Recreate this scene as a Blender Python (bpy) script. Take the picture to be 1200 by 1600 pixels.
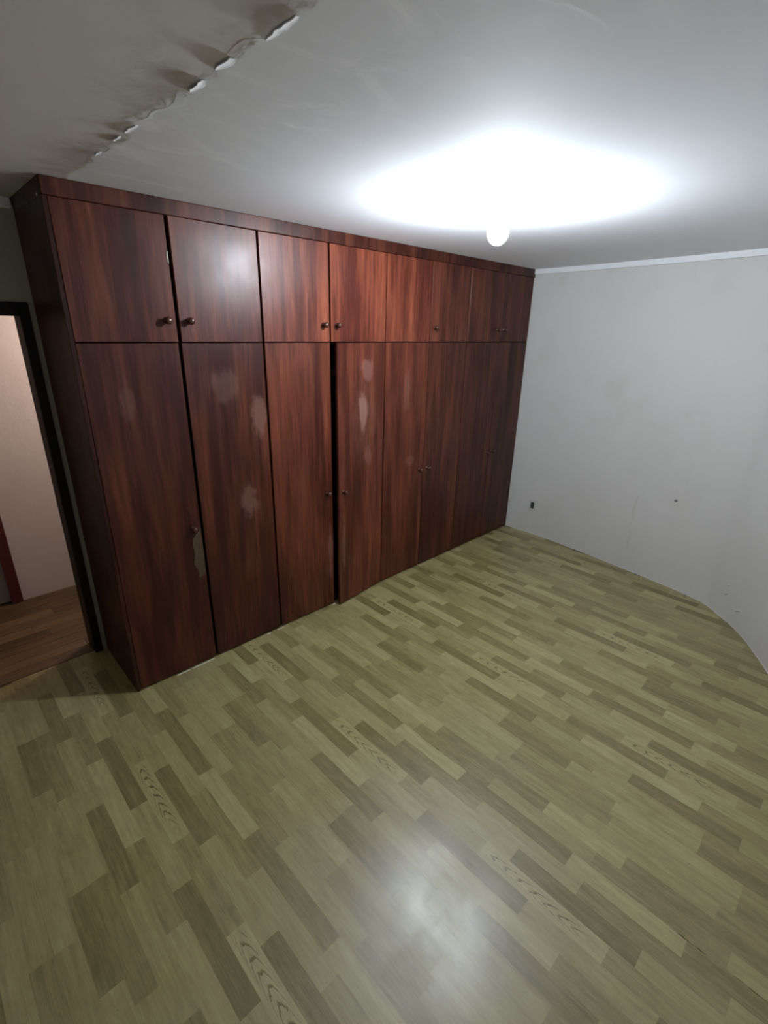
import bpy, bmesh, math, random
import numpy as np
from mathutils import Vector, Matrix

for o in list(bpy.data.objects):
    bpy.data.objects.remove(o, do_unlink=True)
scene = bpy.context.scene
C = scene.collection
random.seed(7)

# ------------------------------------------------------------------ camera, world, lights, exposure
CAM = Vector((-4.532, -2.646, 2.039))
YAW, PITCH, ROLL, FPX = math.radians(44.746), math.radians(20.603), math.radians(1.269), 757.3
cam_d = bpy.data.cameras.new('camera')
cam = bpy.data.objects.new('camera', cam_d)
C.objects.link(cam)
_d = Vector((math.sin(YAW) * math.cos(PITCH), math.cos(YAW) * math.cos(PITCH), -math.sin(PITCH)))
_r = Vector((math.cos(YAW), -math.sin(YAW), 0))
_u = _r.cross(_d)
_r2 = _r * math.cos(ROLL) + _u * math.sin(ROLL)
_u2 = -_r * math.sin(ROLL) + _u * math.cos(ROLL)
_M = Matrix((_r2, _u2, -_d)).transposed().to_4x4()
_M.translation = CAM
cam.matrix_world = _M
cam_d.sensor_fit = 'HORIZONTAL'
cam_d.sensor_width = 36
cam_d.lens = 36 * FPX / 1200
cam_d.clip_start = 0.02
scene.camera = cam

world = bpy.data.worlds.new('world')
scene.world = world
world.use_nodes = True
world.node_tree.nodes['Background'].inputs[0].default_value = (0.02, 0.02, 0.022, 1)
world.node_tree.nodes['Background'].inputs[1].default_value = 1.0

LAMP = (-2.355, -1.165)                 # plan position of the bare bulb
BULB_COLOR = (0.885, 0.97, 1.06)
BULB_STRENGTH = 900.0
HALL_LIGHT_W = 36.0

scene.view_settings.view_transform = 'Standard'
scene.view_settings.look = 'None'
scene.view_settings.gamma = 1.0
scene.view_settings.use_curve_mapping = False
scene.view_settings.exposure = 0.0

# the warm lamp of the corridor behind the doorway (its fitting is out of sight)
hl = bpy.data.lights.new('hallway_light', 'POINT')
hl.energy = HALL_LIGHT_W
hl.color = (1.0, 0.88, 0.81)
hl.shadow_soft_size = 0.06
hlo = bpy.data.objects.new('hallway_light', hl)
hlo.location = (-3.08, 1.22, 2.15)
C.objects.link(hlo)

H = 2.6                                  # ceiling height


# ------------------------------------------------------------------ helpers
def link(name, mesh, mat=None, parent=None, smooth=False):
    o = bpy.data.objects.new(name, mesh)
    C.objects.link(o)
    if mat is not None and not mesh.materials:
        mesh.materials.append(mat)
    if parent is not None:
        o.parent = parent
        o.matrix_parent_inverse = parent.matrix_world.inverted() if False else Matrix.Identity(4)
    if smooth:
        for p in mesh.polygons:
            p.use_smooth = True
    return o


def bm_obj(name, bm, mat=None, parent=None, smooth=False):
    me = bpy.data.meshes.new(name)
    bmesh.ops.recalc_face_normals(bm, faces=bm.faces[:])
    bm.to_mesh(me)
    bm.free()
    return link(name, me, mat, parent, smooth)


def add_box(bm, x0, x1, y0, y1, z0, z1, bev=0.0, seg=1):
    vs = [bm.verts.new((x, y, z)) for x in (x0, x1) for y in (y0, y1) for z in (z0, z1)]
    f = [(0, 1, 3, 2), (4, 6, 7, 5), (0, 4, 5, 1), (2, 3, 7, 6), (0, 2, 6, 4), (1, 5, 7, 3)]
    fs = [bm.faces.new([vs[i] for i in q]) for q in f]
    if bev > 0:
        es = list({e for q in fs for e in q.edges})
        bmesh.ops.bevel(bm, geom=es, offset=bev, segments=seg, affect='EDGES', profile=0.5)


def box(name, x0, x1, y0, y1, z0, z1, mat, parent=None, bev=0.0, seg=1):
    bm = bmesh.new()
    add_box(bm, x0, x1, y0, y1, z0, z1, bev, seg)
    return bm_obj(name, bm, mat, parent)


def lathe(bm, prof, axis='Z', origin=(0, 0, 0), n=24):
    """prof: list of (radius, height); axis Z up, or NY = pointing towards -y"""
    rings = []
    for r, h in prof:
        ring = []
        for k in range(n):
            a = 2 * math.pi * k / n
            if axis == 'Z':
                p = (origin[0] + r * math.cos(a), origin[1] + r * math.sin(a), origin[2] + h)
            else:
                p = (origin[0] + r * math.cos(a), origin[1] - h, origin[2] + r * math.sin(a))
            ring.append(bm.verts.new(p))
        rings.append(ring)
    for a, b in zip(rings, rings[1:]):
        for k in range(n):
            bm.faces.new((a[k], a[(k + 1) % n], b[(k + 1) % n], b[k]))
    bm.faces.new(rings[0])
    bm.faces.new(rings[-1])


def empty(name, loc=(0, 0, 0)):
    o = bpy.data.objects.new(name, None)
    o.empty_display_size = 0.1
    o.location = loc
    C.objects.link(o)
    return o


def tag(o, label=None, cat=None, group=None, kind=None):
    if label: o['label'] = label
    if cat: o['category'] = cat
    if group: o['group'] = group
    if kind: o['kind'] = kind
    return o


# ------------------------------------------------------------------ materials
def new_mat(name):
    m = bpy.data.materials.new(name)
    m.use_nodes = True
    nt = m.node_tree
    b = nt.nodes['Principled BSDF']
    return m, nt, b


class NT:
    """small wrapper for building node graphs"""
    def __init__(s, nt): s.nt = nt
    def n(s, t, **kw):
        nd = s.nt.nodes.new(t)
        for k, v in kw.items(): setattr(nd, k, v)
        return nd
    def l(s, a, b): s.nt.links.new(a, b)
    def put(s, sock, v):
        if hasattr(v, 'is_output') or isinstance(v, bpy.types.NodeSocket): s.l(v, sock)
        else: sock.default_value = v
    def math(s, op, a, b=0.0, c=0.0, clamp=False):
        nd = s.n('ShaderNodeMath', operation=op, use_clamp=clamp)
        s.put(nd.inputs[0], a); s.put(nd.inputs[1], b); s.put(nd.inputs[2], c)
        return nd.outputs[0]
    def mix(s, f, a, b, blend='MIX'):
        nd = s.n('ShaderNodeMix', data_type='RGBA', blend_type=blend)
        s.put(nd.inputs[0], f); s.put(nd.inputs[6], a); s.put(nd.inputs[7], b)
        return nd.outputs[2]
    def noise(s, vec, scale, detail=3.0, rough=0.5, dist=0.0):
        nd = s.n('ShaderNodeTexNoise')
        s.l(vec, nd.inputs['Vector'])
        nd.inputs['Scale'].default_value = scale
        nd.inputs['Detail'].default_value = detail
        nd.inputs['Roughness'].default_value = rough
        nd.inputs['Distortion'].default_value = dist
        return nd.outputs['Fac']
    def mapr(s, v, a, b, c=0.0, d=1.0, smooth=True):
        nd = s.n('ShaderNodeMapRange')
        nd.interpolation_type = 'SMOOTHSTEP' if smooth else 'LINEAR'
        s.put(nd.inputs[0], v)
        for i, q in enumerate((a, b, c, d)): s.put(nd.inputs[i + 1], q)
        return nd.outputs[0]
    def scale(s, vec, sc, loc=None):
        nd = s.n('ShaderNodeMapping')
        s.l(vec, nd.inputs['Vector'])
        nd.inputs['Scale'].default_value = sc
        if loc is not None: s.put(nd.inputs['Location'], loc)
        return nd.outputs[0]
    def pos(s): return s.n('ShaderNodeNewGeometry').outputs['Position']
    def obj(s): return s.n('ShaderNodeTexCoord').outputs['Object']
    def xyz(s, v):
        nd = s.n('ShaderNodeSeparateXYZ'); s.l(v, nd.inputs[0]); return nd.outputs
    def ramp(s, f, stops):
        nd = s.n('ShaderNodeValToRGB')
        s.l(f, nd.inputs[0])
        el = nd.color_ramp.elements
        while len(el) < len(stops): el.new(0.5)
        for e, (p, c) in zip(el, stops):
            e.position = p
            e.color = (*c, 1) if len(c) == 3 else c
        return nd.outputs[0]
    def bump(s, h, strength, dist, normal=None):
        nd = s.n('ShaderNodeBump')
        nd.inputs['Strength'].default_value = strength
        nd.inputs['Distance'].default_value = dist
        s.l(h, nd.inputs['Height'])
        if normal is not None: s.l(normal, nd.inputs['Normal'])
        return nd.outputs[0]


def plain(name, col, rough=0.5, spec=0.5, noise_amt=0.12, nscale=20.0, metal=0.0):
    m, nt, b = new_mat(name)
    t = NT(nt)
    f = t.noise(t.obj(), nscale, 4)
    c0 = tuple(c * (1 - noise_amt) for c in col) + (1,)
    c1 = tuple(min(1, c * (1 + noise_amt)) for c in col) + (1,)
    t.l(t.mix(f, c0, c1), b.inputs['Base Color'])
    b.inputs['Roughness'].default_value = rough
    b.inputs['Specular IOR Level'].default_value = spec
    b.inputs['Metallic'].default_value = metal
    return m


# floor strips: tone + grain per plank (attributes 'tone', 'seed', 'cath'; uv u across -0.5..0.5, v metres along)
def mat_plank():
    m, nt, b = new_mat('laminate_strip')
    t = NT(nt)
    uv = t.n('ShaderNodeUVMap', uv_map='UVMap').outputs[0]
    at = lambda n: t.n('ShaderNodeAttribute', attribute_name=n).outputs['Fac']
    tone, seed, cath = at('tone'), at('seed'), at('cath')
    u, v, _ = t.xyz(uv)
    comb = t.n('ShaderNodeCombineXYZ')
    t.l(t.math('MULTIPLY', u, 0.9), comb.inputs[0]); t.l(t.math('MULTIPLY', v, 0.75), comb.inputs[1])
    t.l(t.math('MULTIPLY', seed, 37.0), comb.inputs[2])
    grain = t.noise(t.scale(comb.outputs[0], (5.0, 4.0, 1.0)), 1.0, 7, 0.66, 0.7)
    fine = t.noise(t.scale(comb.outputs[0], (38.0, 6.0, 1.0)), 1.0, 3, 0.5)
    val = t.math('ADD', t.math('ADD', 0.07, t.math('MULTIPLY', tone, 0.84)), t.math('MULTIPLY', t.math('SUBTRACT', grain, 0.5), 0.60))
    val = t.math('ADD', val, t.math('MULTIPLY', t.math('SUBTRACT', fine, 0.5), 0.30))
    mott = t.noise(t.scale(comb.outputs[0], (3.0, 15.0, 1.0)), 1.0, 4, 0.7, 0.5)
    val = t.math('ADD', val, t.math('MULTIPLY', t.math('SUBTRACT', mott, 0.5), 0.42))
    # cathedral arches (growth rings cut flat)
    arch = t.math('SUBTRACT', t.math('MULTIPLY', v, 17.0), t.math('MULTIPLY', t.math('MULTIPLY', u, u), 17.0))
    arch = t.math('ADD', arch, t.math('MULTIPLY', t.math('SUBTRACT', grain, 0.5), 1.6))
    saw = t.math('FRACT', arch)
    line = t.mapr(saw, 0.66, 0.95, 0.0, 1.0)
    inner = t.mapr(t.math('ABSOLUTE', u), 0.16, 0.42, 1.0, 0.0)
    ends = t.math('MULTIPLY', t.mapr(v, 0.0, 0.05), t.mapr(v, 0.36, 0.5, 1.0, 0.0))
    line = t.math('MULTIPLY', t.math('MULTIPLY', line, inner), t.math('MULTIPLY', cath, ends))
    # knots / short dark flecks
    fl = t.noise(t.scale(comb.outputs[0], (10.0, 42.0, 1.0)), 1.0, 1, 0.4)
    fleck = t.math('MULTIPLY', t.mapr(fl, 0.78, 0.86), 0.5)
    val = t.math('SUBTRACT', val, t.math('MULTIPLY', line, 0.62))
    val = t.math('SUBTRACT', val, fleck)
    col = t.ramp(val, [(0.0, (0.090, 0.068, 0.021)), (0.30, (0.180, 0.144, 0.055)), (0.60, (0.295, 0.250, 0.112)), (1.0, (0.450, 0.392, 0.203))])
    t.l(col, b.inputs['Base Color'])
    wear = t.noise(t.pos(), 3.2, 4, 0.6)
    rg = t.math('ADD', t.mapr(wear, 0.35, 0.68, 0.31, 0.42), t.math('MULTIPLY', t.math('SUBTRACT', fine, 0.5), 0.08))
    t.l(rg, b.inputs['Roughness'])
    b.inputs['Specular IOR Level'].default_value = 0.62
    wob = t.noise(t.pos(), 5.0, 2, 0.5)
    nb = t.bump(wob, 0.07, 0.012)
    nb = t.bump(fine, 0.10, 0.001, nb)
    t.l(nb, b.inputs['Normal'])
    return m


def mat_hallboard():
    m, nt, b = new_mat('hallway_board')
    t = NT(nt)
    o = t.scale(t.obj(), (1.0, 1.0, 1.0))
    rnd = t.n('ShaderNodeObjectInfo').outputs['Random']
    comb = t.n('ShaderNodeCombineXYZ'); t.l(t.math('MULTIPLY', rnd, 50.0), comb.inputs[2])
    add = t.n('ShaderNodeVectorMath', operation='ADD'); t.l(o, add.inputs[0]); t.l(comb.outputs[0], add.inputs[1])
    g = t.noise(t.scale(add.outputs[0], (4.0, 45.0, 1.0)), 1.0, 5, 0.6, 0.4)
    val = t.math('ADD', g, t.math('MULTIPLY', t.math('SUBTRACT', rnd, 0.5), 0.35))
    t.l(t.ramp(val, [(0.25, (0.062, 0.034, 0.014)), (0.8, (0.185, 0.115, 0.056))]), b.inputs['Base Color'])
    b.inputs['Roughness'].default_value = 0.5
    return m


# mahogany veneer of the wardrobe, with hazy rub marks where they are in the photograph
STAINS = [(-3.00, 1.53, 0.060, 0.130, 0.42), (-3.11, 1.01, 0.065, 0.120, 0.40), (-2.175, 1.49, 0.058, 0.150, 0.85),
          (-2.13, 1.77, 0.065, 0.090, 0.42), (-3.20, 1.73, 0.10, 0.10, 0.20), (-2.12, 1.16, 0.050, 0.090, 0.28),
          (-1.62, 1.03, 0.055, 0.050, 0.28), (-1.69, 1.60, 0.05, 0.18, 0.20), (-3.73, 1.68, 0.04, 0.12, 0.18),
          (-2.475, 0.47, 0.022, 0.22, 0.45), (-2.385, 0.52, 0.020, 0.26, 0.40), (-2.16, 1.42, 0.15, 0.35, 0.10)]


def mat_veneer(name='mahogany_veneer', stains=True, dark=1.0, coat=True):
    m, nt, b = new_mat(name)
    t = NT(nt)
    oi = t.n('ShaderNodeObjectInfo')
    rnd = oi.outputs['Random']
    tint = oi.outputs['Color']
    comb = t.n('ShaderNodeCombineXYZ'); t.l(t.math('MULTIPLY', rnd, 40.0), comb.inputs[1])
    P = t.pos()
    add = t.n('ShaderNodeVectorMath', operation='ADD'); t.l(P, add.inputs[0]); t.l(comb.outputs[0], add.inputs[1])
    v = add.outputs[0]
    broad = t.noise(t.scale(v, (9.0, 1.0, 0.9)), 1.0, 3, 0.55, 0.5)
    streak = t.noise(t.scale(v, (34.0, 1.0, 1.5)), 1.0, 5, 0.62, 0.3)
    pore = t.noise(t.scale(v, (160.0, 1.0, 7.0)), 1.0, 2, 0.5)
    val = t.math('ADD', t.math('MULTIPLY', broad, 0.60), t.math('MULTIPLY', streak, 0.40))
    val = t.math('ADD', val, t.math('MULTIPLY', t.math('SUBTRACT', pore, 0.5), 0.16))
    d = dark
    col = t.ramp(val, [(0.24, (0.016 * d, 0.0024 * d, 0.0013 * d)), (0.45, (0.053 * d, 0.0095 * d, 0.0050 * d)),
                       (0.62, (0.145 * d, 0.037 * d, 0.0175 * d)), (0.82, (0.31 * d, 0.105 * d, 0.050 * d))])
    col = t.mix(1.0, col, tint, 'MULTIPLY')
    if stains:
        x, _, z = t.xyz(P)
        wob = t.noise(t.scale(P, (16.0, 1.0, 9.0)), 1.0, 3, 0.6)
        acc = None
        for sx, sz, rx, rz, k in STAINS:
            dx = t.math('DIVIDE', t.math('SUBTRACT', x, sx), rx)
            dz = t.math('DIVIDE', t.math('SUBTRACT', z, sz), rz)
            rr = t.math('SQRT', t.math('ADD', t.math('MULTIPLY', dx, dx), t.math('MULTIPLY', dz, dz)))
            rr = t.math('ADD', rr, t.math('MULTIPLY', t.math('SUBTRACT', wob, 0.5), 1.7))
            w = t.mapr(rr, 0.55, 1.1, k, 0.0)
            acc = w if acc is None else t.math('MAXIMUM', acc, w)
        col = t.mix(t.math('MULTIPLY', acc, 0.55), col, (0.33, 0.185, 0.145, 1))
    t.l(col, b.inputs['Base Color'])
    wear = t.noise(P, 4.0, 4, 0.6)
    t.l(t.mapr(wear, 0.3, 0.75, 0.34, 0.43), b.inputs['Roughness'])
    b.inputs['Specular IOR Level'].default_value = 0.27
    wv = t.noise(P, 3.0, 2, 0.5)
    nb = t.bump(wv, 0.05, 0.02)
    nb = t.bump(pore, 0.10, 0.0006, nb)
    t.l(nb, b.inputs['Normal'])
    return m


def mat_wall(name, col, stain=(0.80, 0.77, 0.72), marks=False, rough=0.75):
    m, nt, b = new_mat(name)
    t = NT(nt)
    P = t.pos()
    a = t.noise(P, 1.3, 5, 0.6)
    s = t.noise(P, 7.0, 5, 0.65)
    f = t.math('MULTIPLY', t.mapr(a, 0.42, 0.72), t.mapr(s, 0.3, 0.7, 0.3, 1.0))
    c = t.mix(t.math('MULTIPLY', f, 0.4), (*col, 1), tuple(q * w for q, w in zip(col, stain)) + (1,))
    if marks:
        x, y, z = t.xyz(P)
        wob = t.noise(t.scale(P, (1, 14, 9)), 1.0, 3)
        yy = t.math('ADD', y, t.math('MULTIPLY', t.math('SUBTRACT', wob, 0.5), 0.05))
        yl = t.math('ABSOLUTE', t.math('ADD', yy, 1.325))
        w = t.math('MULTIPLY', t.mapr(yl, 0.004, 0.016, 1.0, 0.0), t.math('MULTIPLY', t.mapr(z, 0.15, 0.25), t.mapr(z, 0.68, 0.74, 1.0, 0.0)))
        w = t.math('MULTIPLY', w, t.mapr(s, 0.35, 0.6))
        c = t.mix(t.math('MULTIPLY', w, 0.20), c, (0.30, 0.28, 0.24, 1))
    t.l(c, b.inputs['Base Color'])
    b.inputs['Roughness'].default_value = rough
    b.inputs['Specular IOR Level'].default_value = 0.25
    g = t.noise(P, 60.0, 4, 0.6)
    nb = t.bump(s, 0.25, 0.012)
    nb = t.bump(g, 0.25, 0.002, nb)
    t.l(nb, b.inputs['Normal'])
    return m


def mat_ceiling():
    m, nt, b = new_mat('ceiling_paint')
    t = NT(nt)
    P = t.pos()
    x, y, z = t.xyz(P)
    rag = t.noise(t.scale(P, (5.0, 6.0, 1.0)), 1.0, 5, 0.62)
    xd = t.math('ADD', x, t.math('MULTIPLY', t.math('SUBTRACT', rag, 0.5), 0.20))
    new = t.mapr(xd, -3.855, -3.82)
    # whitewash smears over the first half metre of the newer coat, dragged sideways
    sm = t.noise(t.scale(P, (2.6, 5.0, 1.0)), 1.0, 5, 0.62, 1.4)
    near = t.mapr(x, -3.8, -2.9, 1.0, 0.0)
    smear = t.math('MULTIPLY', t.mapr(sm, 0.45, 0.70), near)
    newc = t.mix(t.math('MULTIPLY', smear, 0.75), (0.80, 0.81, 0.83, 1), (0.95, 0.955, 0.965, 1))
    big = t.noise(P, 1.6, 5, 0.6)
    far = t.mapr(x, -3.6, -3.0)
    newc = t.mix(far, newc, (0.88, 0.90, 0.95, 1))
    newc = t.mix(t.mapr(big, 0.42, 0.75, 0.0, 0.35), newc, (0.80, 0.81, 0.83, 1))
    # old coat, grey-brown, with damp blotches close to the joint
    st = t.noise(t.scale(P, (4.0, 5.0, 1.0)), 1.0, 4, 0.6)
    close = t.mapr(x, -4.08, -3.86)
    blot = t.math('MULTIPLY', t.mapr(st, 0.40, 0.62, 0.25, 1.0), close)
    oldc = t.mix(t.mapr(big, 0.35, 0.7), (0.80, 0.765, 0.745, 1), (0.73, 0.70, 0.68, 1))
    oldc = t.mix(t.math('MULTIPLY', blot, 0.75), oldc, (0.44, 0.40, 0.36, 1))
    c = t.mix(new, oldc, newc)
    edge = t.math('MULTIPLY', t.math('MULTIPLY', new, t.math('SUBTRACT', 1.0, new)), 4.0)
    spots = t.noise(t.scale(P, (14.0, 9.0, 1.0)), 1.0, 3, 0.6)
    c = t.mix(t.math('MULTIPLY', edge, t.mapr(spots, 0.45, 0.65, 0.0, 0.5)), c, (0.80, 0.80, 0.81, 1))
    t.l(c, b.inputs['Base Color'])
    t.l(t.math('SUBTRACT', 0.88, t.math('MULTIPLY', new, 0.06)), b.inputs['Roughness'])
    b.inputs['Specular IOR Level'].default_value = 0.5
    g = t.noise(P, 26.0, 5, 0.65)
    nb = t.bump(t.math('ADD', new, t.math('MULTIPLY', smear, 0.4)), 0.22, 0.004)
    nb = t.bump(big, 0.10, 0.02, nb)
    nb = t.bump(g, 0.06, 0.002, nb)
    t.l(nb, b.inputs['Normal'])
    return m


M_PLANK = mat_plank()
M_HALLBOARD = mat_hallboard()
M_DOOR = mat_veneer()
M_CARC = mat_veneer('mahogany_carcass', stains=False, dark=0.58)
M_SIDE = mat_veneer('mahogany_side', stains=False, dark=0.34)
M_WALL = mat_wall('wall_paint', (0.62, 0.61, 0.585), marks=True)
M_WALLB = mat_wall('wall_paint_back_shaded', (0.38, 0.345, 0.30))  # wardrobe's shadow on this wall is partly darkened into the colour
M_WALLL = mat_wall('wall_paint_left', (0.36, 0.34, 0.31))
M_WALLF = mat_wall('wall_paint_front', (0.82, 0.82, 0.82))
M_HALL = mat_wall('hallway_paint', (0.62, 0.55, 0.52))
M_HALLCEIL = plain('hallway_ceiling_dark', (0.12, 0.075, 0.04), 0.6, 0.3, 0.2, 6)  # unseen ceiling, added in a dark tone to cut bounced corridor light
M_CEIL = mat_ceiling()
M_TRIM = plain('cornice_white', (0.78, 0.785, 0.80), 0.6, 0.3, 0.05)
M_FRAME = plain('shaded_door_frame', (0.010, 0.006, 0.005), 0.5, 0.2, 0.3)  # near-black: the shadow on the frame is put into its colour
M_REDFRAME = plain('dark_red_door_frame', (0.080, 0.014, 0.010), 0.4, 0.45, 0.3)
M_LEAF = plain('grey_door_leaf', (0.30, 0.28, 0.22), 0.5, 0.4, 0.1)
M_KNOB = plain('dark_turned_wood', (0.055, 0.018, 0.010), 0.22, 0.6, 0.3)
M_WHITEPL = plain('white_plastic', (0.72, 0.72, 0.70), 0.35, 0.5, 0.05)
M_OUTLET = plain('aged_outlet_plastic', (0.55, 0.55, 0.52), 0.4, 0.4, 0.05)
M_BLACKPL = plain('black_plastic', (0.018, 0.019, 0.018), 0.45, 0.5, 0.1)
M_BARE = plain('bare_wood', (0.062, 0.037, 0.018), 0.6, 0.3, 0.35, 40)
M_PALE = plain('pale_edge', (0.45, 0.42, 0.32), 0.6, 0.3, 0.15, 30)
M_FLAKE = plain('white_paint_flake', (0.86, 0.86, 0.87), 0.6, 0.3, 0.04)
M_DARKLINE = plain('dirt_in_joint', (0.020, 0.015, 0.010), 0.8, 0.2, 0.3)
M_SUB = plain('subfloor', (0.10, 0.085, 0.05), 0.8, 0.2, 0.2)
M_STEEL = plain('steel_nail', (0.7, 0.7, 0.7), 0.25, 0.5, 0.05, metal=1.0)
M_PLUG = plain('grey_wall_plug', (0.22, 0.22, 0.21), 0.6, 0.3, 0.2)
M_INSIDE = plain('wardrobe_inside', (0.020, 0.010, 0.008), 0.8, 0.2, 0.2)

m, nt, b = new_mat('lit_bulb')
b.inputs['Base Color'].default_value = (0.9, 0.9, 0.9, 1)
b.inputs['Emission Color'].default_value = (*BULB_COLOR, 1)
b.inputs['Emission Strength'].default_value = BULB_STRENGTH
M_BULB = m

# ------------------------------------------------------------------ room shell
# plan of the right-hand wall: straight beside the wardrobe, then sweeping round
PLAN = [(0.03, 0.72), (0.03, 0.0), (0.028, -0.42), (-0.012, -0.83), (-0.068, -1.25), (-0.125, -1.62), (-0.168, -1.85),
        (-0.232, -2.04), (-0.335, -2.155), (-0.432, -2.262), (-0.572, -2.372), (-0.738, -2.475), (-0.868, -2.548),
        (-1.10, -2.66), (-1.45, -2.79), (-1.95, -2.92), (-2.5, -3.0), (-2.9, -3.03), (-3.3, -3.03)]


def catmull(pts, n=6):
    out = []
    P = [pts[0]] + pts + [pts[-1]]
    for i in range(1, len(P) - 2):
        p0, p1, p2, p3 = [np.array(q) for q in P[i - 1:i + 3]]
        for k in range(n):
            t = k / n
            out.append(tuple(0.5 * ((2 * p1) + (-p0 + p2) * t + (2 * p0 - 5 * p1 + 4 * p2 - p3) * t * t + (-p0 + 3 * p1 - 3 * p2 + p3) * t ** 3)))
    out.append(pts[-1])
    return out


CURVE = catmull(PLAN)


def offset(pts, d):
    """offset to the outside (left-hand side is the room when walking from back to front)"""
    res = []
    for i in range(len(pts)):
        a = np.array(pts[max(0, i - 1)]); b_ = np.array(pts[min(len(pts) - 1, i + 1)])
        t = (b_ - a) / np.linalg.norm(b_ - a)
        nrm = np.array((-t[1], t[0]))
        res.append(tuple(np.array(pts[i]) + nrm * d))
    return res


def sweep_wall(name, pts, d0, d1, z0, z1, mat, parent=None):
    bm = bmesh.new()
    A, B = offset(pts, d0), offset(pts, d1)
    rows = []
    for a, b_ in zip(A, B):
        rows.append([bm.verts.new((a[0], a[1], z0)), bm.verts.new((a[0], a[1], z1)),
                     bm.verts.new((b_[0], b_[1], z1)), bm.verts.new((b_[0], b_[1], z0))])
    for p, q in zip(rows, rows[1:]):
        for k in range(4):
            bm.faces.new((p[k], p[(k + 1) % 4], q[(k + 1) % 4], q[k]))
    bm.faces.new(rows[0]); bm.faces.new(rows[-1])
    return bm_obj(name, bm, mat, parent)


XL, YF = -5.9, -3.03
YB, YB2 = 0.58, 0.72                     # back wall with the doorway
wall_right = tag(sweep_wall('wall_right', CURVE, 0.0, 0.12, 0.0, H, M_WALL), kind='structure')
for p in wall_right.data.polygons: p.use_smooth = True
wall_right.data.set_sharp_from_angle(angle=math.radians(35))
tag(box('wall_front', XL - 0.12, -3.3, YF - 0.12, YF, 0, H, M_WALLF), kind='structure')
tag(box('wall_left', XL - 0.12, XL, YF, YB2, 0, H, M_WALLL), kind='structure')

DX0, DX1, DZ = -4.80, -4.0, 2.066         # doorway opening
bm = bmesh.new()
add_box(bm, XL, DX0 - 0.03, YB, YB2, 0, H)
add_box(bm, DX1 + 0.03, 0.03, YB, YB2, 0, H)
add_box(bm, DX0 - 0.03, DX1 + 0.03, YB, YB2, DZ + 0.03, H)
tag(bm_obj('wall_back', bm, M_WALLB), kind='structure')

ceiling = tag(box('ceiling', XL - 0.12, 0.2, YF - 0.12, YB2, H, H + 0.1, M_CEIL), kind='structure')

# cornice strips
tag(sweep_wall('trim_1', CURVE[6:], -0.022, 0.0, H - 0.042, H, M_TRIM), kind='structure')
tag(sweep_wall('trim_3', CURVE[6:], -0.003, 0.0, 0.0, 0.005, M_WALL), kind='structure')
tag(box('trim_2', XL, -3.935, YB - 0.03, YB, H - 0.05, H, M_TRIM, bev=0.006), kind='structure')

# peeling joint on the ceiling: a ragged lip of the newer plaster coat and curled paint flakes
rr = random.Random(3)
bm = bmesh.new()
top, low = [], []
N = 60
for i in range(N + 1):
    y = 0.1 - 2.3 * i / N
    xl = -3.838 + 0.012 * math.sin(i * 0.9) + rr.uniform(-0.012, 0.012)
    w = 0.05 + 0.03 * math.sin(i * 0.37 + 1) + rr.uniform(-0.008, 0.008)
    th = 0.0001 + 0.0007 * max(0.0, math.sin(i * 0.45 + 1.0)) * rr.random()
    row = [bm.verts.new((xl, y, H + 0.001)), bm.verts.new((xl + 0.003, y, H - th)),
           bm.verts.new((xl + w * 0.5, y, H - th * 0.6)), bm.verts.new((xl + w, y, H + 0.0005))]
    top.append(row)
for p, q in zip(top, top[1:]):
    for k in range(3):
        bm.faces.new((p[k], p[k + 1], q[k + 1], q[k]))
    bm.faces.new((p[3], p[0], q[0], q[3]))
bm.faces.new(top[0]); bm.faces.new(top[-1])
bm_obj('plaster_lip', bm, M_CEIL, ceiling)

FLAKES = [(-3.822, -1.232, 0.085, 0.024, 0.006), (-3.826, -1.385, 0.075, 0.026, 0.0055), (-3.815, -1.60, 0.12, 0.018, 0.004),
          (-3.835, -0.80, 0.09, 0.018, 0.0035), (-3.838, -0.68, 0.07, 0.012, 0.003), (-3.835, -0.47, 0.06, 0.014, 0.003)]
for fx, fy, ln, wd, hang in FLAKES:
    bm = bmesh.new()
    n = 7
    up, dn = [], []
    for i in range(n + 1):
        s = i / n
        env = math.sin(math.pi * (0.12 + 0.82 * s)) ** 0.8
        y = fy - ln / 2 + ln * s
        jog = rr.uniform(-0.003, 0.003)
        # attached along +x side, curling down towards -x
        pr = []
        for k in range(4):
            q = k / 3
            pr.append((fx + wd * env * (0.5 - q) + jog, y, H - 0.0015 - hang * env * q ** 1.6))
        up.append([bm.verts.new(v) for v in pr])
        dn.append([bm.verts.new((v[0] - 0.0012, v[1], v[2] + 0.0014)) for v in pr])
    for L_, R_ in zip(up, up[1:]):
        for k in range(3): bm.faces.new((L_[k], L_[k + 1], R_[k + 1], R_[k]))
    for L_, R_ in zip(dn, dn[1:]):
        for k in range(3): bm.faces.new((L_[k], R_[k], R_[k + 1], L_[k + 1]))
    for i in range(n):
        bm.faces.new((up[i][3], dn[i][3], dn[i + 1][3], up[i + 1][3]))
        bm.faces.new((up[i][0], up[i + 1][0], dn[i + 1][0], dn[i][0]))
    for e in (0, n):
        for k in range(3): bm.faces.new((up[e][k], up[e][k + 1], dn[e][k + 1], dn[e][k]))
    bm_obj('paint_flake', bm, M_FLAKE, ceiling)

# ------------------------------------------------------------------ floor: subfloor + strips
floor = tag(box('floor', XL - 0.1, 0.12, YF - 0.1, 0.6, -0.08, -0.004, M_SUB), kind='structure')
PW = 0.0747
X0 = -3.328
PER = 0.982
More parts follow.
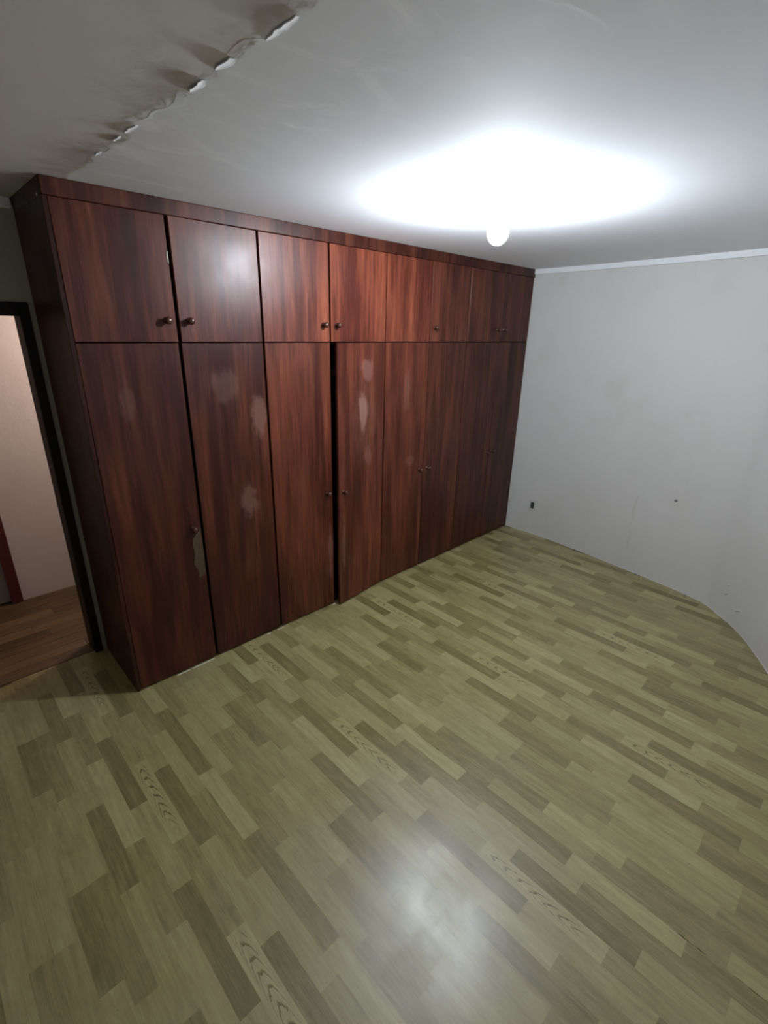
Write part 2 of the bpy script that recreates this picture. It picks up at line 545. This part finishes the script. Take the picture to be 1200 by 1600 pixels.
# strips of the repeating print: column -> [(start, length, tone, cathedral)] measured from the top of the dark plank in column 0
CELL = {
    -6: [(0.42, 0.48, 0.55, 0), (0.90, 0.502, 0.42, 0)],
    -5: [(0.40, 0.50, 0.66, 0), (0.90, 0.482, 0.50, 0)],
    -4: [(0.733, 0.40, 0.30, 0), (1.133, 0.582, 0.56, 0)],
    -3: [(0.25, 0.48, 0.58, 0), (0.73, 0.502, 0.42, 0)],
    -2: [(0.395, 0.458, 0.30, 0), (0.853, 0.524, 0.60, 0)],
    -1: [(0.123, 0.557, 0.74, 0), (0.68, 0.425, 0.44, 0)],
    0: [(0.0, 0.514, 0.24, 0), (0.514, 0.468, 0.64, 0)],
    1: [(0.275, 0.52, 0.74, 1), (0.795, 0.462, 0.50, 0)],
    2: [(0.383, 0.496, 0.27, 0), (0.879, 0.486, 0.62, 0)],
    3: [(0.15, 0.482, 0.64, 0), (0.632, 0.50, 0.46, 0)],
    4: [(0.0, 0.551, 0.32, 0), (0.551, 0.431, 0.72, 0)],
    5: [(0.12, 0.50, 0.60, 0), (0.62, 0.482, 0.42, 0)],
    6: [(0.368, 0.348, 0.76, 0), (0.716, 0.634, 0.36, 0)],
    7: [(0.05, 0.46, 0.48, 0), (0.51, 0.522, 0.62, 0)],
}
# where each repeat begins (column index of its column 0, y of that plank's top) and the columns it covers
REPEATS = [(-24, -0.69 - 0.10, -36, -19), (-12, -0.250, -18, -7), (0, -0.694, -6, 7), (14, -0.875, 8, 20), (26, -1.32, 21, 32), (40, -1.50, 33, 47)]
ys = np.array([c[1] for c in CURVE]); xs = np.array([c[0] for c in CURVE])


def wall_y(x):
    """front limit of the floor at x (inside the curved wall)"""
    if x < -2.9: return YF
    k = np.where(xs <= x)[0]
    return float(ys[k[0]]) if len(k) else 0.7


planks = []
prnd = random.Random(11)
for c0, y0, ca, cb in REPEATS:
    for col in range(ca, cb + 1):
        rel = col - c0
        rows = CELL.get(rel)
        if rows is None:
            r2 = random.Random(rel * 17 + 5)
            a = r2.uniform(0, 0.9); l1 = r2.uniform(0.42, 0.55)
            rows = [(a, l1, r2.choice((0.30, 0.66, 0.50)), 0), (a + l1, PER - l1, r2.choice((0.56, 0.42, 0.70)), 0)]
        xa, xb = X0 + PW * col, X0 + PW * (col + 1)
        if xb < XL or xa > 0.03: continue
        xa, xb = max(xa, XL), min(xb, 0.06)
        ytop = 0.6 if 0.5 * (xa + xb) < -3.94 else 0.03
        ybot = wall_y(0.5 * (xa + xb)) - 0.06
        for k in range(-4, 5):
            for (s, ln, tone, cath) in rows:
                y1 = y0 - (s + k * PER)
                yb = y1 - ln
                if yb > ytop - 0.03 or y1 < ybot + 0.02: continue
                off = max(0.0, y1 - ytop)
                planks.append((xa, xb, max(yb, ybot), min(y1, ytop), tone + prnd.uniform(-0.04, 0.04), (rel * 0.113 + s * 1.7) % 1.0 + prnd.uniform(0, 0.04), cath, off))


def project(P):
    v = Vector(P) - CAM
    dd = v.dot(_d)
    if dd < 0.05: return None
    return (600 + FPX * v.dot(_r2) / dd, 800 - FPX * v.dot(_u2) / dd)


def shown(pl):
    q = [project((x, y, 0)) for x, y in ((pl[0], pl[2]), (pl[1], pl[2]), (pl[1], pl[3]), (pl[0], pl[3]))]
    if any(k is None for k in q): return 0.0
    q = [(min(1200, max(0, a)), min(1600, max(0, b_))) for a, b_ in q]
    return abs(sum(q[i][0] * q[(i + 1) % 4][1] - q[(i + 1) % 4][0] * q[i][1] for i in range(4))) / 2


def plank_geo(pl):
    xa, xb, ya, yb, *_ = pl
    g, e = 0.0, 0.0003
    V = [(xa + g, ya + g, -0.004), (xb - g, ya + g, -0.004), (xb - g, yb - g, -0.004), (xa + g, yb - g, -0.004),
         (xa + g, ya + g, -0.00007), (xb - g, ya + g, -0.00007), (xb - g, yb - g, -0.00007), (xa + g, yb - g, -0.00007),
         (xa + e, ya + e, 0.0), (xb - e, ya + e, 0.0), (xb - e, yb - e, 0.0), (xa + e, yb - e, 0.0)]
    F = []
    for b0 in (0, 4):
        for k in range(4): F.append((b0 + k, b0 + (k + 1) % 4, b0 + 4 + (k + 1) % 4, b0 + 4 + k))
    F.append((8, 9, 10, 11))
    return V, F


def plank_mesh(name, pls):
    V, F, uv, tone, seed, cath = [], [], [], [], [], []
    for pl in pls:
        v, f = plank_geo(pl)
        o_ = len(V)
        V += v
        F += [tuple(i + o_ for i in q) for q in f]
        tone += [pl[4]] * len(v); seed += [pl[5]] * len(v); cath += [float(pl[6])] * len(v)
        xc = (pl[0] + pl[1]) / 2
        uv += [((p[0] - xc) / PW, pl[3] - p[1] + pl[7]) for p in v]
    me = bpy.data.meshes.new(name)
    me.from_pydata(V, [], F)
    lay = me.uv_layers.new(name='UVMap')
    li = np.zeros(len(me.loops), dtype=np.int32); me.loops.foreach_get('vertex_index', li)
    lay.data.foreach_set('uv', np.array(uv, dtype=np.float32)[li].ravel())
    for n_, a in (('tone', tone), ('seed', seed), ('cath', cath)):
        at = me.attributes.new(n_, 'FLOAT', 'POINT')
        at.data.foreach_set('value', np.array(a, dtype=np.float32))
    me.update()
    return me


planks.sort(key=shown, reverse=True)
for pl in planks[:300]:
    link('plank', plank_mesh('plank', [pl]), M_PLANK, floor)
rest = link('plank_field', plank_mesh('plank_field', planks[300:]), M_PLANK, floor)
rest['kind'] = 'stuff'

# opened, dirty joint between two runs of flooring at x = -2.955
def crack(y0, y1, n, wmax, seed):
    r3 = random.Random(seed)
    bm = bmesh.new()
    L_, R_ = [], []
    for i in range(n + 1):
        y = y0 + (y1 - y0) * i / n
        w = wmax * (0.15 + 0.85 * r3.random() ** 2) * math.sin(math.pi * min(0.97, max(0.03, i / n))) ** 0.5
        xc = -2.956 + r3.uniform(-0.002, 0.002)
        L_.append((bm.verts.new((xc - w / 2, y, 0.0004)), bm.verts.new((xc + w / 2, y, 0.0004)), bm.verts.new((xc, y, -0.001))))
    for p, q in zip(L_, L_[1:]):
        bm.faces.new((p[0], p[1], q[1], q[0]))
        bm.faces.new((p[1], p[2], q[2], q[1]))
        bm.faces.new((p[2], p[0], q[0], q[2]))
    bm.faces.new(L_[0]); bm.faces.new(L_[-1])
    bm_obj('joint_crack', bm, M_DARKLINE, floor)


crack(-1.10, -1.22, 8, 0.0045, 1)
crack(-1.36, -1.62, 16, 0.0045, 2)
crack(-2.60, -2.72, 10, 0.006, 4)
crack(-2.80, -2.90, 8, 0.003, 5)

# pale slivers of trimmed flooring along the foot of the wardrobe
for xa, xb in ((-3.70, -3.62), (-3.60, -3.45), (-3.06, -3.035), (-2.975, -2.925), (-2.47, -2.445)):
    bm = bmesh.new()
    n = 6
    rows = []
    for i in range(n + 1):
        x = xa + (xb - xa) * i / n
        w = 0.004 + 0.003 * rr.random()
        rows.append([bm.verts.new((x, -0.014 - w, 0.0)), bm.verts.new((x, -0.013 - w * 0.3, 0.005)), bm.verts.new((x, -0.011, 0.0))])
    for p, q in zip(rows, rows[1:]):
        for k in range(3): bm.faces.new((p[k], p[(k + 1) % 3], q[(k + 1) % 3], q[k]))
    bm.faces.new(rows[0]); bm.faces.new(rows[-1])
    bm_obj('edge_sliver', bm, M_PALE, floor)

# ------------------------------------------------------------------ corridor behind the doorway
HX0, HX1, HY = -5.2, -2.9, 1.66
hfloor = tag(box('floor_hallway', HX0, HX1, 0.602, HY + 0.1, -0.08, -0.006, M_SUB), kind='structure')
brd = random.Random(5)
y = 0.606
while y < HY - 0.01:
    y2 = min(y + 0.098, HY)
    x = HX0 - brd.uniform(0, 0.8)
    while x < HX1:
        x2 = x + brd.uniform(0.7, 1.1)
        if x2 > HX0 + 0.05:
            box('board', max(x, HX0) + 0.001, min(x2, HX1) - 0.001, y + 0.001, y2 - 0.001, -0.006, 0.0, M_HALLBOARD, hfloor, 0.001)
        x = x2
    y = y2
D2X1 = -4.285                              # opening of the second doorway, its frame runs to -4.212
bm = bmesh.new()
add_box(bm, D2X1 + 0.02, HX1, HY, HY + 0.12, 0, H)
add_box(bm, D2X1 - 0.80, D2X1 + 0.02, HY, HY + 0.12, 2.12, H)
add_box(bm, HX0, D2X1 - 0.80, HY, HY + 0.12, 0, H)
tag(bm_obj('wall_hallway', bm, M_HALL), kind='structure')
tag(box('ceiling_hallway', HX0, HX1, YB2, HY + 0.12, H, H + 0.1, M_HALLCEIL), kind='structure')
tag(box('wall_hallway_end', HX1, HX1 + 0.1, YB2, HY + 0.12, 0, H, M_HALL), kind='structure')
tag(box('wall_hallway_start', HX0 - 0.1, HX0, YB2, HY + 0.12, 0, H, M_HALL), kind='structure')

# near doorway frame (wood with its shade painted in, no leaf in view)
door1 = tag(empty('door_1', (DX1, YB, 0)), kind='structure')
def dpart(name, x0, x1, y0, y1, z0, z1, par, mat, bev=0.003):
    px, py, pz = par.location
    return box(name, x0 - px, x1 - px, y0 - py, y1 - py, z0 - pz, z1 - pz, mat, par, bev)
dpart('jamb', DX1, DX1 + 0.03, YB, YB2 + 0.005, 0, DZ + 0.03, door1, M_FRAME)
dpart('jamb', DX0 - 0.03, DX0, YB, YB2 + 0.005, 0, DZ + 0.03, door1, M_FRAME)
dpart('head_jamb', DX0, DX1, YB, YB2 + 0.005, DZ, DZ + 0.03, door1, M_FRAME)
dpart('casing', DX1, DX1 + 0.047, YB - 0.016, YB, 0, DZ + 0.066, door1, M_FRAME)
dpart('casing', DX0 - 0.047, DX0, YB - 0.016, YB, 0, DZ + 0.066, door1, M_FRAME)
dpart('head_casing', DX0, DX1, YB - 0.016, YB, DZ, DZ + 0.066, door1, M_FRAME)

# far doorway across the corridor: dark red frame and a grey leaf
door2 = tag(empty('door_2', (D2X1, HY, 0)), kind='structure')
dpart('casing', D2X1, D2X1 + 0.073, HY - 0.02, HY, 0, 2.17, door2, M_REDFRAME)
dpart('casing', D2X1 - 0.853, D2X1 - 0.78, HY - 0.02, HY, 0, 2.17, door2, M_REDFRAME)
dpart('head_casing', D2X1 - 0.78, D2X1, HY - 0.02, HY, 2.10, 2.17, door2, M_REDFRAME)
dpart('leaf', D2X1 - 0.78, D2X1, HY + 0.03, HY + 0.065, 0.008, 2.10, door2, M_LEAF)

# ------------------------------------------------------------------ wardrobe
WX0, WX1, WD = -3.93, 0.02, 0.56
wr = tag(empty('wardrobe', (-1.95, 0.3, 0.0)), 'wall-wide dark red mahogany wardrobe with sixteen plain doors and round knobs', 'wardrobe')
WO = Vector(wr.location)


def wbox(name, x0, x1, y0, y1, z0, z1, mat, bev=0.0, seg=1, parent=wr, origin=None):
    o_ = WO
    return box(name, x0 - o_.x, x1 - o_.x, y0 - o_.y, y1 - o_.y, z0 - o_.z, z1 - o_.z, mat, parent, bev, seg)


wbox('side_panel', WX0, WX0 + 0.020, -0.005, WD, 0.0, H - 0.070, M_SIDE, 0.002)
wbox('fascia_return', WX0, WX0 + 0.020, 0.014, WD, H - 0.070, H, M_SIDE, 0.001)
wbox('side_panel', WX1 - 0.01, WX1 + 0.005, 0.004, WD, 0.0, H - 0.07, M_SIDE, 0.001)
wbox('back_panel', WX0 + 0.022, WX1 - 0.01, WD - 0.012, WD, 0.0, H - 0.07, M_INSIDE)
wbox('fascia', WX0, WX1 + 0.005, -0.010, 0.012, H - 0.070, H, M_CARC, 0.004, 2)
wbox('top_panel', WX0 + 0.022, WX1 - 0.01, 0.022, WD - 0.012, H - 0.09, H - 0.07, M_INSIDE)
wbox('shelf', WX0 + 0.022, WX1 - 0.01, 0.022, WD - 0.012, 1.946, 1.966, M_INSIDE)
wbox('plinth', WX0 + 0.022, WX1 - 0.01, 0.030, 0.05, 0.0, 0.05, M_INSIDE)
wbox('bottom_panel', WX0 + 0.022, WX1 - 0.01, 0.022, WD - 0.012, 0.05, 0.068, M_INSIDE)
for dx in (-2.935, -1.938, -0.962):
    wbox('divider', dx - 0.012, dx + 0.012, 0.020, WD - 0.012, 0.068, 1.946, M_CARC)
    wbox('divider', dx - 0.012, dx + 0.012, 0.020, WD - 0.012, 1.966, H - 0.09, M_CARC)

EDGE = [-3.908, -3.431, -2.937, -2.442, -1.938, -1.458, -0.963, -0.473, 0.018]
GAP = [0.000, 0.0085, 0.0075, 0.0055, 0.0050, 0.0018, 0.0045, 0.0025, 0.002]
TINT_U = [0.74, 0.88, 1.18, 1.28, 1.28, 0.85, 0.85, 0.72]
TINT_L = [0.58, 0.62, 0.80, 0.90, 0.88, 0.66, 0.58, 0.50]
YAW_U = [0.8, 1.2, 0.2, 0.3, 0.2, 0.9, 0.2, 0.2]
YAW_L = [0.3, 0.2, 0.3, 6.6, 0.4, 0.5, 0.2, 0.2]
KN_U = [1, 1, 1, 1, 0, 1, 1, 1]
KN_L = [1, 0, 1, 1, 1, 1, 1, 1]
KNOB_PROF = [(0.0135, 0.0), (0.0135, 0.003), (0.0075, 0.006), (0.0065, 0.014), (0.0085, 0.017), (0.0135, 0.021), (0.0155, 0.027), (0.0140, 0.033), (0.0085, 0.0375), (0.002, 0.039)]
bm = bmesh.new()
lathe(bm, KNOB_PROF, 'NY', n=20)
bmesh.ops.recalc_face_normals(bm, faces=bm.faces[:])
knob_me = bpy.data.meshes.new('knob')
bm.to_mesh(knob_me); bm.free()
knob_me.materials.append(M_KNOB)
for p in knob_me.polygons: p.use_smooth = True


def door_mesh(w, h, th=0.018, seed=0):
    """slab door, hinge-side origin at its lower outer edge centre line, very slightly bowed like old plywood"""
    r4 = random.Random(seed)
    bow = r4.uniform(-0.0010, 0.0010)
    bm = bmesh.new()
    nz, nx = 8, 4
    grid = [[None] * (nx + 1) for _ in range(nz + 1)]
    for side in (0, 1):
        pass
    front, back = [], []
    for i in range(nz + 1):
        rf, rb = [], []
        for j in range(nx + 1):
            u, v = j / nx, i / nz
            dy = bow * 4 * v * (1 - v) * (u * 1.0)
            e = 0.0012
            xx = w * u + (e if j == 0 else -e if j == nx else 0)
            zz = h * v + (e if i == 0 else -e if i == nz else 0)
            rf.append(bm.verts.new((xx, -th / 2 + dy, zz)))
            rb.append(bm.verts.new((w * u, th / 2 + dy, h * v)))
        front.append(rf); back.append(rb)
    mid = [[None] * (nx + 1) for _ in range(nz + 1)]
    for i in range(nz + 1):
        for j in range(nx + 1):
            if i in (0, nz) or j in (0, nx):
                c_ = back[i][j].co
                mid[i][j] = bm.verts.new((c_.x, front[i][j].co.y + 0.0015, c_.z))
    for i in range(nz):
        for j in range(nx):
            f = bm.faces.new((front[i][j], front[i][j + 1], front[i + 1][j + 1], front[i + 1][j]))
            bm.faces.new((back[i][j], back[i + 1][j], back[i + 1][j + 1], back[i][j + 1]))
    def rim(cells):
        for (a, b_) in zip(cells, cells[1:]):
            bm.faces.new((front[a[0]][a[1]], mid[a[0]][a[1]], mid[b_[0]][b_[1]], front[b_[0]][b_[1]]))
            bm.faces.new((mid[a[0]][a[1]], back[a[0]][a[1]], back[b_[0]][b_[1]], mid[b_[0]][b_[1]]))
    rim([(0, j) for j in range(nx + 1)]); rim([(nz, j) for j in range(nx + 1)])
    rim([(i, 0) for i in range(nz + 1)]); rim([(i, nx) for i in range(nz + 1)])
    bmesh.ops.recalc_face_normals(bm, faces=bm.faces[:])
    me = bpy.data.meshes.new('door')
    bm.to_mesh(me); bm.free()
    return me


door_objs = {}
for row, (z0, z1, tints, yaws, kn, kz) in {'upper': (1.9585, 2.528, TINT_U, YAW_U, KN_U, 2.060), 'lower': (0.012, 1.9525, TINT_L, YAW_L, KN_L, 0.928)}.items():
    for i in range(8):
        xa, xb = EDGE[i] + GAP[i], EDGE[i + 1] - GAP[i + 1]
        w = xb - xa
        left_hinge = (i % 2 == 0)
        me = door_mesh(w, z1 - z0, seed=i + (50 if row == 'lower' else 0))
        if not left_hinge:
            for v in me.vertices: v.co.x -= w
        d = link('door', me, M_DOOR, wr)
        hx = xa if left_hinge else xb
        d.location = Vector((hx, 0.004, z0)) - WO
        d.rotation_euler.z = math.radians(-yaws[i] if left_hinge else yaws[i])
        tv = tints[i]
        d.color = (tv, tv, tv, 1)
        door_objs[(row, i)] = d
        if kn[i]:
            k = bpy.data.objects.new('knob', knob_me)
            C.objects.link(k)
            k.parent = d
            kx = (w - 0.048) if left_hinge else -(w - 0.048)
            k.location = (kx, -0.0085, kz - z0)
            k.scale = (1.18, 1.15, 1.18)

door_objs[('lower', 3)]['label'] = 'tall door standing slightly ajar beside a black gap'
# bare patch below the knob of the first tall door, where the veneer has come away
d = door_objs[('lower', 0)]
hx = EDGE[0] + GAP[0]
PATCH = [(-3.443, 0.935), (-3.452, 0.91), (-3.472, 0.885), (-3.495, 0.865), (-3.498, 0.82), (-3.493, 0.77), (-3.502, 0.73), (-3.506, 0.70), (-3.49, 0.672), (-3.482, 0.64), (-3.484, 0.61), (-3.475, 0.600), (-3.4405, 0.628), (-3.4405, 0.80)]
def patch_on(door, hx, z0, pts, mat, name, th=0.0012, y=-0.0095):
    bm = bmesh.new()
    a = [bm.verts.new((x - hx, y - th, z - z0)) for x, z in pts]
    b_ = [bm.verts.new((x - hx, y + 0.004, z - z0)) for x, z in pts]
    bm.faces.new(a); bm.faces.new(b_[::-1])
    n = len(pts)
    for k in range(n): bm.faces.new((a[k], a[(k + 1) % n], b_[(k + 1) % n], b_[k]))
    return bm_obj(name, bm, mat, door)
p_ = patch_on(d, hx, 0.012, PATCH, M_BARE, 'bare_patch')
p_['label'] = 'bare tan wood where the veneer has chipped off'
# chipped edge of the first upper door
d = door_objs[('upper', 0)]
p_ = patch_on(d, hx, 1.9585, [(-3.4435, 2.375), (-3.447, 2.36), (-3.445, 2.325), (-3.4405, 2.32), (-3.4405, 2.375)], M_PALE, 'edge_chip')
# nail head near the top of the side panel
bm = bmesh.new()
lathe(bm, [(0.001, 0.005), (0.005, 0.004), (0.006, 0.002), (0.006, 0.0)], 'Z', n=10)
nail = bm_obj('nail', bm, M_STEEL, wr, True)
nail.rotation_euler = (0, math.radians(-90), 0)
nail.location = Vector((WX0 - 0.0, 0.05, 2.535)) - WO

# ------------------------------------------------------------------ bare bulb on the ceiling
lamp = tag(empty('ceiling_lamp', (LAMP[0], LAMP[1], H)), 'bare lit white bulb in a ceiling socket', 'ceiling lamp')
bm = bmesh.new()
lathe(bm, [(0.052, 0.0), (0.052, -0.008), (0.046, -0.014), (0.024, -0.016)], n=32)
bm_obj('ceiling_rose', bm, M_WHITEPL, lamp, False)
bm = bmesh.new()
lathe(bm, [(0.022, -0.016), (0.022, -0.040), (0.019, -0.044)], n=24)
bm_obj('socket', bm, M_WHITEPL, lamp, False)
bm = bmesh.new()
lathe(bm, [(0.015, -0.044), (0.019, -0.050), (0.024, -0.060)], n=32)
bm_obj('bulb_base', bm, M_WHITEPL, lamp, True)
bm = bmesh.new()
prof = [(0.024, -0.0605), (0.034, -0.076), (0.043, -0.096), (0.047, -0.114)]
for k in range(0, 9):
    a = math.radians(k * 10.5)
    prof.append((0.048 * math.cos(a), -0.128 - 0.050 * math.sin(a)))
lathe(bm, prof, n=32)
bm_obj('bulb', bm, M_BULB, lamp, True)

# ------------------------------------------------------------------ outlet on the right wall
def wall_x(y):
    return float(np.interp(-y, -ys, xs))


ox = wall_x(-0.295)
outlet = tag(empty('wall_outlet', (ox, -0.295, 0.32)), 'small power outlet with dark module low on the white wall', 'outlet')
box('cover_plate', -0.009, 0.0, -0.036, 0.036, -0.058, 0.058, M_OUTLET, outlet, 0.003, 2)
mod = box('socket_module', -0.013, -0.004, -0.018, 0.018, -0.034, 0.034, M_BLACKPL, outlet, 0.002)
for dz in (-0.016, 0.0, 0.016):
    bm = bmesh.new()
    add_box(bm, -0.0138, -0.012, -0.004, 0.004, dz - 0.003, dz + 0.003, 0.001)
    bm_obj('contact', bm, M_PLUG, mod)

# wall scars: plug hole and plaster blisters
def wall_frame(y):
    a, b_ = wall_x(y - 0.02), wall_x(y + 0.02)
    t = Vector((b_ - a, 0.04, 0)).normalized()
    return Vector((wall_x(y), y, 0)), t, Vector((-t.y, t.x, 0))
P0, T0, N0 = wall_frame(-1.64)
bm = bmesh.new()
lathe(bm, [(0.013, -0.002), (0.013, 0.002), (0.011, 0.0032), (0.006, 0.0028), (0.005, 0.001)], 'Z', n=16)
hole = bm_obj('wall_plug', bm, M_PLUG, wall_right, False)
hole.matrix_local = Matrix.Translation((P0.x, P0.y, 0.762)) @ N0.to_track_quat('Z', 'Y').to_matrix().to_4x4()
for (by, bz, bl, bw, ang) in ((-2.17, 0.275, 0.05, 0.016, 35), (-2.285, 0.14, 0.06, 0.016, 30), (-2.175, 0.20, 0.045, 0.02, 40)):
    # the wall turns here: place by arc position on the curve
    k = int(np.argmin(np.abs(ys - by)))
    a, b_ = Vector(CURVE[k - 1]).to_3d(), Vector(CURVE[k + 1]).to_3d()
    t = (a - b_).normalized(); nn = Vector((-t.y, t.x, 0))
    bm = bmesh.new()
    bmesh.ops.create_icosphere(bm, subdivisions=2, radius=1.0)
    for v in bm.verts:
        n_ = 1 + 0.25 * math.sin(v.co.x * 5 + by * 30) * math.cos(v.co.y * 4)
        v.co = Vector((v.co.x * bl * 0.5 * n_, v.co.y * bw * 0.5 * n_, v.co.z * 0.005))
    o_ = bm_obj('plaster_blister', bm, M_WALL, wall_right, True)
    R = Matrix((t, Vector((0, 0, 1)), nn)).transposed().to_4x4()
    o_.matrix_local = Matrix.Translation((CURVE[k][0], CURVE[k][1], bz)) @ R @ Matrix.Rotation(math.radians(-ang), 4, 'Z')
